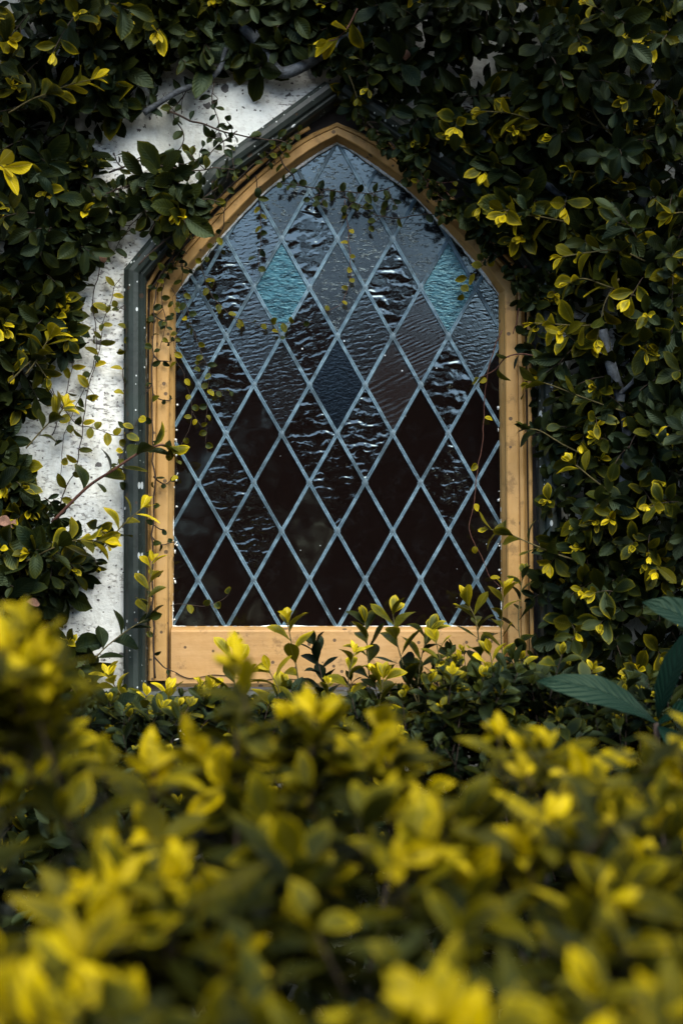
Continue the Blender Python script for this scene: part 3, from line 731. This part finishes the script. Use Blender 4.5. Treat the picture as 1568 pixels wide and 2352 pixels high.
def shoot(label, segs, Y, size, n, age=(.1, .7), r=.0022, group='leafy shoots beside the window', mat=None, rim=.7, spread=55, lm=None, rows=8, top=True):
    if group == 'upright shoots in front of the sill': size *= 1.22
    """a leafy shoot along hand laid points"""
    Ys = Y if hasattr(Y, '__len__') else [Y] * len(segs)
    c_ = catmull([P(x, y, Ys[i]) for i, (x, y) in enumerate(segs)], 6); n_ = len(c_)
    t_ = empty('leafy_shoot', c_[0], label, 'shoot', group); m2 = MB(); m2.tube(c_, [r * (1 - .5 * i / n_) for i in range(n_)], 6); lv = Leaves()
    ph = random.uniform(0, 6)
    for i in range(n):
        t = .15 + .85 * (i + .5) / n; f = t * (n_ - 1); j = min(int(f), n_ - 2); p = c_[j].lerp(c_[j + 1], f - j); ax = (c_[j + 1] - c_[j]).normalized()
        e1 = ax.orthogonal().normalized(); e2 = ax.cross(e1); an = ph + i * 2.399; out = e1 * math.cos(an) + e2 * math.sin(an)
        sp = R(spread * (1 - .35 * t ** 2) + random.uniform(-10, 10)); d = ax * math.cos(sp) + out * math.sin(sp)
        lv.add(p, d, ax * math.sin(sp) - out * math.cos(sp) + UPOUT * .7, size * random.uniform(1.0, 1.3) * (1 - .3 * t ** 4), None, max(0, age[0] + (age[1] - age[0]) * t + random.gauss(0, .08)), rim * random.random())
    if top:
        for i in range(3): lv.add(c_[-1], (c_[-1] - c_[-2]).normalized() + rv(.3), UPOUT + rv(.3), size * random.uniform(.4, .7), None, age[1] + .1, rim)
    m2.build('stem', mat or M_twig, t_); lv.build('foliage', lm or M_fig, t_, rows=rows); return t_
# right of the window
shoot('lime topped shoot lying over the upper right jamb', [(1400, 740), (1340, 748), (1280, 745), (1225, 742)], [-.10, -.12, -.13, -.12], .060, 7, (.35, .75), spread=60)
shoot('shoot with yellow green leaves crossing the middle of the right jamb', [(1480, 960), (1400, 935), (1330, 910), (1250, 880), (1215, 880)], [-.16, -.15, -.14, -.12, -.11], .058, 8, (.15, .55))
shoot('dark leaved shoot low on the right jamb', [(1330, 1040), (1290, 1020), (1240, 990), (1210, 985)], -.10, .055, 5, (.05, .15), rim=.1)
shoot('shoot whose tip reaches over the glass beside the right jamb', [(1240, 820), (1195, 813), (1160, 822), (1135, 850), (1100, 868)], [-.06, -.05, -.05, -.04, -.02], .040, 4, (.1, .4), mat=M_red, rim=.3)
shoot('pair of lime and green leaves in front of the lower right creeper', [(1400, 1130), (1360, 1100), (1330, 1075), (1310, 1060)], -.16, .056, 6, (.3, .6))
shoot('leafy shoot arching over the right jamb near the sill', [(1330, 1290), (1270, 1270), (1210, 1245), (1165, 1225), (1120, 1215)], [-.15, -.14, -.13, -.12, -.11], .056, 9, (.05, .5))
shoot('shoot rising against the lower right jamb', [(1200, 1640), (1205, 1540), (1190, 1440), (1195, 1360), (1200, 1320)], [-.2, -.18, -.14, -.12, -.1], .050, 12, (.0, .25))
shoot('bright lime cluster high in the creeper right of the arch', [(1420, 330), (1360, 250), (1390, 190), (1400, 150)], -.22, .060, 9, (.4, .7))
shoot('yellow green spray left of the high lime cluster', [(1400, 300), (1330, 270), (1290, 225), (1300, 200)], -.20, .050, 7, (.35, .75))
shoot('lime spray over dark leaves beside the arch shoulder', [(1310, 300), (1240, 285), (1180, 262), (1105, 255)], -.18, .056, 7, (.35, .6))
shoot('pale lime shoot right of the arch below the grey branch', [(1300, 510), (1240, 498), (1190, 492), (1150, 480)], -.16, .058, 7, (.4, .85))
shoot('broad two tone leaves at the right edge of the creeper', [(1640, 560), (1600, 520), (1570, 490), (1545, 490)], -.25, .075, 5, (.15, .6))
shoot('lime leaves at the upper right corner of the creeper', [(1660, 290), (1600, 250), (1560, 230), (1530, 240)], -.25, .062, 6, (.4, .8))
shoot('yellowish spray on the right creeper level with the blue panes', [(1480, 600), (1420, 575), (1350, 580), (1290, 590)], -.2, .056, 8, (.35, .65))
shoot('yellowish spray on the right creeper above the dark hollow', [(1460, 680), (1400, 660), (1340, 640), (1300, 650)], -.18, .052, 8, (.35, .6))
shoot('pointed shoot with green yellow tips right of the upper jamb', [(1420, 640), (1390, 690), (1380, 730), (1370, 780)], -.18, .056, 6, (.2, .55))
shoot('muted lime pair on the right creeper', [(1420, 420), (1370, 400), (1310, 395)], -.18, .050, 5, (.25, .5))
# top
shoot('bright two leaved sprig hanging above the point of the arch', [(820, 20), (800, 60), (775, 88), (750, 95)], [-.14, -.16, -.18, -.18], .064, 5, (.45, .85), mat=M_red)
shoot('single lime sprig near the top edge left of the arch', [(230, -20), (240, 10), (265, 40), (280, 50)], -.2, .052, 4, (.5, .8))
shoot('small leaf sprig just right of the arch point', [(800, 170), (812, 200), (820, 225)], -.08, .036, 4, (.2, .4), rim=.3)
shoot('lime sprig in the top right of the creeper', [(1230, 60), (1270, 50), (1320, 20), (1380, 28)], -.2, .052, 6, (.3, .65))
# left
shoot('green and lime spray with hanging leaves at upper left', [(20, 260), (70, 230), (110, 215), (160, 195), (215, 182)], -.2, .064, 12, (.05, .8))
shoot('brilliant yellow leaf pair at the left edge', [(-60, 380), (-20, 385), (0, 380), (10, 385)], -.35, .070, 5, (.95, 1.1))
shoot('yellow tipped rosette over the left creeper beside the plaster', [(60, 860), (90, 820), (105, 790), (120, 770)], -.16, .060, 8, (.2, 1.0))
shoot('drooping dark rosette under the yellow tipped one', [(20, 880), (60, 840), (80, 830), (110, 870)], -.14, .060, 8, (.05, .25))
shoot('yellow green shoot at the left edge of the white wall', [(60, 1030), (100, 985), (130, 955), (150, 935)], -.12, .055, 7, (.15, .8))
shoot('thick stemmed shoot reaching from the plaster to the left jamb', [(120, 1200), (200, 1120), (260, 1080), (320, 1040), (370, 1022), (390, 1030)], [-.08, -.1, -.12, -.13, -.12, -.11], .060, 13, (.02, .45), r=.004, mat=M_red)
shoot('yellow pointed shoot in front of the green grey moulding', [(230, 1270), (270, 1220), (300, 1190), (330, 1165)], -.14, .056, 6, (.2, .85))
shoot('dark spray with yellow leaf tips left of the lower plaster', [(60, 1290), (120, 1260), (180, 1240), (240, 1245)], -.16, .062, 12, (.05, .8))
shoot('small yellow topped shoot against the lower left jamb', [(345, 1460), (338, 1400), (345, 1340), (350, 1290)], -.10, .052, 9, (.05, .95))
shoot('shoot with dark leaves across the lowest strip of plaster', [(130, 1620), (190, 1560), (230, 1500), (290, 1450), (340, 1420)], -.12, .058, 10, (.0, .15), rim=.2)
shoot('lime leaves spread at the left foot of the window', [(300, 1660), (280, 1600), (260, 1570), (250, 1550)], -.2, .052, 8, (.35, .85))
shoot('lime rosette below the left corner of the sill', [(390, 1700), (385, 1660), (382, 1620), (385, 1590)], -.22, .056, 9, (.4, .8))
# below the glass, in front of the sill
gS = 'upright shoots in front of the sill'
shoot('bright yellow shoot in front of the left part of the sill', [(560, 1700), (545, 1620), (538, 1560), (535, 1490)], -.30, .056, 10, (.2, .75), group=gS)
shoot('lime leaf pair standing at the left centre of the sill', [(690, 1600), (680, 1530), (668, 1470), (660, 1430)], -.25, .056, 6, (.5, .8), group=gS)
shoot('nearly black shoot with narrow leaves against the yellow sill', [(765, 1700), (752, 1620), (735, 1540), (720, 1480)], -.15, .046, 16, (.0, .03), group=gS, rim=0, mat=M_stem, spread=48)
shoot('olive shoot right of the nearly black one', [(860, 1700), (850, 1600), (845, 1510), (838, 1430)], -.22, .056, 14, (.05, .4), group=gS)
shoot('shoot ending in a tall folded lime leaf in front of the glass', [(960, 1620), (930, 1540), (910, 1470), (902, 1410)], -.24, .058, 9, (.05, .55), group=gS)
shoot('green shoot with a broad leaf at the centre right of the sill', [(980, 1700), (960, 1600), (965, 1520), (985, 1450)], -.22, .058, 12, (.05, .35), group=gS)
shoot('dark forked shoot before the right part of the sill', [(1080, 1720), (1060, 1620), (1050, 1560), (1030, 1500)], -.16, .046, 16, (.0, .1), group=gS, rim=.1, mat=M_stem)
shoot('shoot with small yellow leaves reaching up the right of the glass', [(1120, 1680), (1110, 1580), (1100, 1480), (1090, 1420), (1070, 1380)], -.18, .050, 14, (.05, .6), group=gS)
shoot('thin shoot tipped with yellow beside the right jamb', [(1180, 1700), (1160, 1560), (1150, 1460), (1155, 1380), (1160, 1355)], -.18, .042, 14, (.0, .8), group=gS)
shoot('rounded olive shoot low in front of the sill centre', [(820, 1760), (850, 1680), (870, 1620), (880, 1560)], -.3, .058, 10, (.1, .6), group=gS)
shoot('leafy shoot at the low right of the sill', [(1020, 1760), (1000, 1680), (1010, 1600), (1040, 1540)], -.25, .054, 13, (.0, .3), group=gS)

shoot('slim shoot with upright lime leaves just left of the centre of the sill', [(800, 1720), (806, 1640), (800, 1560), (812, 1500)], -.30, .046, 9, (.2, .8), group=gS)
shoot('bushy olive shoot before the right third of the sill', [(1010, 1740), (1020, 1640), (1018, 1560), (1000, 1470)], -.28, .048, 12, (.1, .7), group=gS)
shoot('lime tipped shoot at the right end of the sill', [(1130, 1760), (1140, 1660), (1135, 1570), (1125, 1500)], -.30, .050, 11, (.1, .8), group=gS)
shoot('small lime shoot low before the left end of the sill', [(470, 1740), (462, 1680), (470, 1620), (480, 1580)], -.32, .048, 9, (.2, .8), group=gS)
shoot('broad lime leaves leaning over the left centre of the sill', [(620, 1740), (626, 1660), (640, 1590), (618, 1540)], -.34, .056, 8, (.4, .85), group=gS)
for k in 'LTR':
    lv, mb_ = masses[k]
    lv.build('foliage', M_fig, roots[k], rows=6); mb_.build('stems', M_stem, roots[k])

# ---------------------------------------------------------------- shrub under the window
sr = empty('shrub', P(800, 2300, -.4), 'dark small leaved shrub growing in the shade under the window', 'shrub')
lv = Leaves(); mb_ = MB()
for _ in range(650):
    x = random.uniform(180, 1568); top = np.interp(x, [180, 330, 600, 760, 900, 1100, 1250, 1568], [1620, 1620, 1650, 1630, 1610, 1560, 1560, 1640])
    y = top + 40 + abs(random.gauss(0, 1)) * 220
    if y > 2250: continue
    Y = -random.uniform(.08, .45) - .2 * (y - top) / 600
    young = random.random() < .36
    sprig(lv, mb_, P(x, y, Y), (random.gauss(0, .35), random.gauss(-.3, .3), 1), random.uniform(.06, .13), 7, random.uniform(.036, .058), 0, random.uniform(.35, .8) if young else .2, rim=.6 if young else .1)
for _ in range(3600):
    x = random.uniform(-150, 1720); y = random.uniform(1665, 2650)
    lv.add(P(x, y, -random.uniform(.03, .40)), Vector((random.gauss(0, .7), -.3, random.gauss(-.2, .7))), Vector((0, -1, .5)) + rv(.4), random.uniform(.045, .065), None, random.uniform(0, .2), .1)
lv.build('foliage', M_fig, sr, rows=6); mb_.build('stems', M_stem, sr)

# ---------------------------------------------------------------- plant with big corrugated leaves, right
lq = empty('loquat_plant', P(1500, 2300, -.6), 'young plant with long corrugated teal leaves beside the right creeper', 'plant')
m2 = MB(); c_ = catmull([P(1530, 2300, -.6), P(1520, 1900, -.62), P(1505, 1660, -.65)], 6); m2.tube(c_, .006, 8); m2.build('stem', M_stem, lq)
for (a, b, L_, W_, nrm, bd) in (((1505, 1660), (1262, 1505), .26, .070, (.3, -.7, .6), .6), ((1508, 1650), (1560, 1460), .21, .062, (-.8, -.6, .1), .3), ((1680, 1500), (1490, 1345), .22, .065, (.2, -.6, .8), .5),
                                ((1508, 1665), (1640, 1600), .19, .06, (0, -.6, .8), .5), ((1508, 1665), (1580, 1760), .15, .05, (0, -.9, .4), .5)):
    l2 = Leaves(); pa = P(*a, -.65); pb = P(*b, -.72); d = (pb - pa).normalized() + Vector((0, 0, .25 * bd))
    l2.add(pa, d, nrm, L_, W_, .3, .1, bd); l2.build('leaf', M_loquat, lq, rows=20, shape='lance')

# ---------------------------------------------------------------- foreground hedge shrubs (out of focus)
TOPX = [-100, 0, 60, 130, 200, 330, 480, 560, 640, 760, 860, 960, 1060, 1160, 1260, 1360, 1460, 1568, 1700]
TOPY = [1430, 1430, 1520, 1690, 1760, 1760, 1720, 1660, 1670, 1710, 1720, 1830, 1850, 1790, 1710, 1780, 1740, 1720, 1720]
hs = {}
for k, (x, lb) in dict(a=(130, 'tallest and brightest of the blurred yellow green shrubs, at the left foreground'), b=(780, 'blurred yellow green shrub in the middle of the foreground'), c=(1400, 'blurred yellow green shrub in the right foreground')).items():
    hs[k] = (empty('foreground_shrub', (P(x, 1800, -2.1).x, -2.1, 0), lb, 'shrub', 'shrubs across the foreground'), Leaves(), MB())
def depth(y): return np.interp(y, [1450, 1640, 1900, 2352, 2600], [2.35, 2.30, 2.0, 1.50, 1.38])
for _ in range(420):
    x = random.uniform(-260, 1830); tp = np.interp(x, TOPX, TOPY) - 5
    u = random.random(); y = tp + (2560 - tp) * u ** 1.05
    if random.random() < .16 and tp + 100 < y: continue
    d = depth(y) + random.gauss(0, .05); k = 'a' if x < 480 + random.gauss(0, 60) else ('b' if x < 1080 + random.gauss(0, 60) else 'c')
    root, lv, mb_ = hs[k]
    tip = P(x, y, -CAMD + d)
    g = Vector((random.gauss(0, .32), random.gauss(-.28, .25), 1)).normalized(); L_ = random.uniform(.06, .12)
    cl = noise.noise(Vector((x * .004, y * .004, 7)))
    if noise.noise(Vector((x * .0065, y * .0065, 3.3))) < .0 and y > 1790: continue
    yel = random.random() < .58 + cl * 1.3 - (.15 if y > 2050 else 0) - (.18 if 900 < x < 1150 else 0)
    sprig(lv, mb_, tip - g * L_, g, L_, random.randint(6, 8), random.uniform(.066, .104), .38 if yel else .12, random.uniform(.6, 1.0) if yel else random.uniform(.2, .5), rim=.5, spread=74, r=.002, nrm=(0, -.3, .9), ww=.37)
for x0_, x1_, y0_, y1_, dd_, kk_, nn in ((-60, 100, 1440, 1620, 1.95, 'a', 20), (530, 600, 1505, 1600, 2.15, 'b', 1), (660, 740, 1600, 1660, 2.15, 'b', 2), (850, 920, 1640, 1690, 2.2, 'b', 2), (1120, 1290, 1650, 1740, 2.2, 'c', 3)):
    for _ in range(nn):
        root, lv, mb_ = hs[kk_]; g = Vector((random.gauss(0, .25), random.gauss(-.2, .2), 1)).normalized()
        tip = P(random.uniform(x0_, x1_), random.uniform(y0_, y1_), -CAMD + dd_ + random.gauss(0, .05))
        sprig(lv, mb_, tip - g * .12, g, .12, 9, random.uniform(.055, .08), .35, random.uniform(.6, 1.0), rim=.5, spread=55, r=.002, nrm=(0, -.3, .9), ww=.37)
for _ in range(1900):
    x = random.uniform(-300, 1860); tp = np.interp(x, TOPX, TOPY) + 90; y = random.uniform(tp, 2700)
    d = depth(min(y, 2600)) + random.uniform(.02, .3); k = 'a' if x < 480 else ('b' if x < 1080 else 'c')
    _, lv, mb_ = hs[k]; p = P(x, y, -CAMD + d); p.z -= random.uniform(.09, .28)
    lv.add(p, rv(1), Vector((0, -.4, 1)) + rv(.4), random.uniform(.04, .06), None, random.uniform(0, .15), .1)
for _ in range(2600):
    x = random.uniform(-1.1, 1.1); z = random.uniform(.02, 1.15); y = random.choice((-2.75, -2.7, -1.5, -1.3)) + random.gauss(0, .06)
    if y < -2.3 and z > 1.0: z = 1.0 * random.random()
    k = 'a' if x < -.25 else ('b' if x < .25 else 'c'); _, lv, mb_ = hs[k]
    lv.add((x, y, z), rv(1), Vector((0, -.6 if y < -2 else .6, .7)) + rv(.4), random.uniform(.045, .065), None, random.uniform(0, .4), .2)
for k, x0 in (('a', -.55), ('b', 0), ('c', .55)):
    _, lv, mb_ = hs[k]
    for _ in range(26):
        a = Vector((x0 + random.gauss(0, .06), -2.1 + random.gauss(0, .08), 0)); b = Vector((x0 + random.uniform(-.3, .3), -2.1 + random.uniform(-.5, .6), random.uniform(.9, 1.15)))
        mb_.tube(catmull([a, a.lerp(b, .5) + Vector((random.gauss(0, .05), random.gauss(0, .05), .1)), b], 4), [.008 - .0006 * i for i in range(9)], 6)
for k, (root, lv, mb_) in hs.items():
    lv.build('foliage', M_hedge, root, rows=7, shape='elliptic'); mb_.build('stems', M_stem, root)

# ---------------------------------------------------------------- dead leaves caught in the creeper
for x, y, Y, L_, an, lb in ((35, 1210, -.17, .050, 2.4, 'crumpled pink brown dead leaf caught in the creeper at the left edge'),
                            (232, 575, -.12, .034, -1.2, 'small pinkish dead leaf caught beside the left moulding'),
                            (60, 1378, -.17, .034, .1, 'pale dry leaf lying on the creeper at lower left'),
                            (1245, 208, -.16, .026, -1.4, 'tan dry leaf in the creeper right of the arch'),
                            (930, 105, -.12, .036, -1.6, 'brown dry leaf hanging above the right side of the arch')):
    l2 = Leaves(); d = Vector((math.cos(an), -.3, math.sin(an)))
    for i in range(2 if L_ > .045 else 1): l2.add(P(x, y, Y) + rv(.004), d + rv(.3 * i), (0, -1, .3 + i), L_, L_ * .55, .5, .2, 1.3)
    o = l2.build('dead_leaf', M_dead, None, rows=8); tag(o, lb, 'dead leaf', 'dead leaves caught in the creeper')

# ---------------------------------------------------------------- wood behind the viewer, seen in the panes
lv = Leaves(); mb_ = MB()
for k in range(17):
    x0 = -14 + k * 1.75 + random.gauss(0, .4); y0 = -15 + random.gauss(0, 1.0); H = random.uniform(5.9, 7.6) * (1.05 if k % 3 else .84)
    mb_.tube([(x0, y0, 0), (x0 + .1, y0, H * .45), (x0, y0, H * .8)], [.16, .12, .04], 8)
    for _ in range(900):
        v_ = rv(1).normalized() * random.random() ** .4; p = Vector((x0 + v_.x * 1.6, y0 + v_.y * 1.5, H * .52 + v_.z * H * .48))
        lv.add(p, rv(1), rv(1), random.uniform(.22, .42), random.uniform(.16, .28), random.random(), 0)
for _ in range(9000):
    lv.add((random.uniform(-17, 17), -14.2 + random.gauss(0, .5), random.uniform(0, 4.7)), rv(1), rv(1), random.uniform(.3, .5), random.uniform(.22, .34), random.random(), 0)
wr = empty('woodland', (0, -15, 0), 'dark line of trees behind the viewer, mirrored in the window panes', 'trees', kind='stuff')
o = lv.build('foliage', M_wood, wr, rows=3); mb_.build('trunks', M_stem, wr)
print('sprigs', cnt)
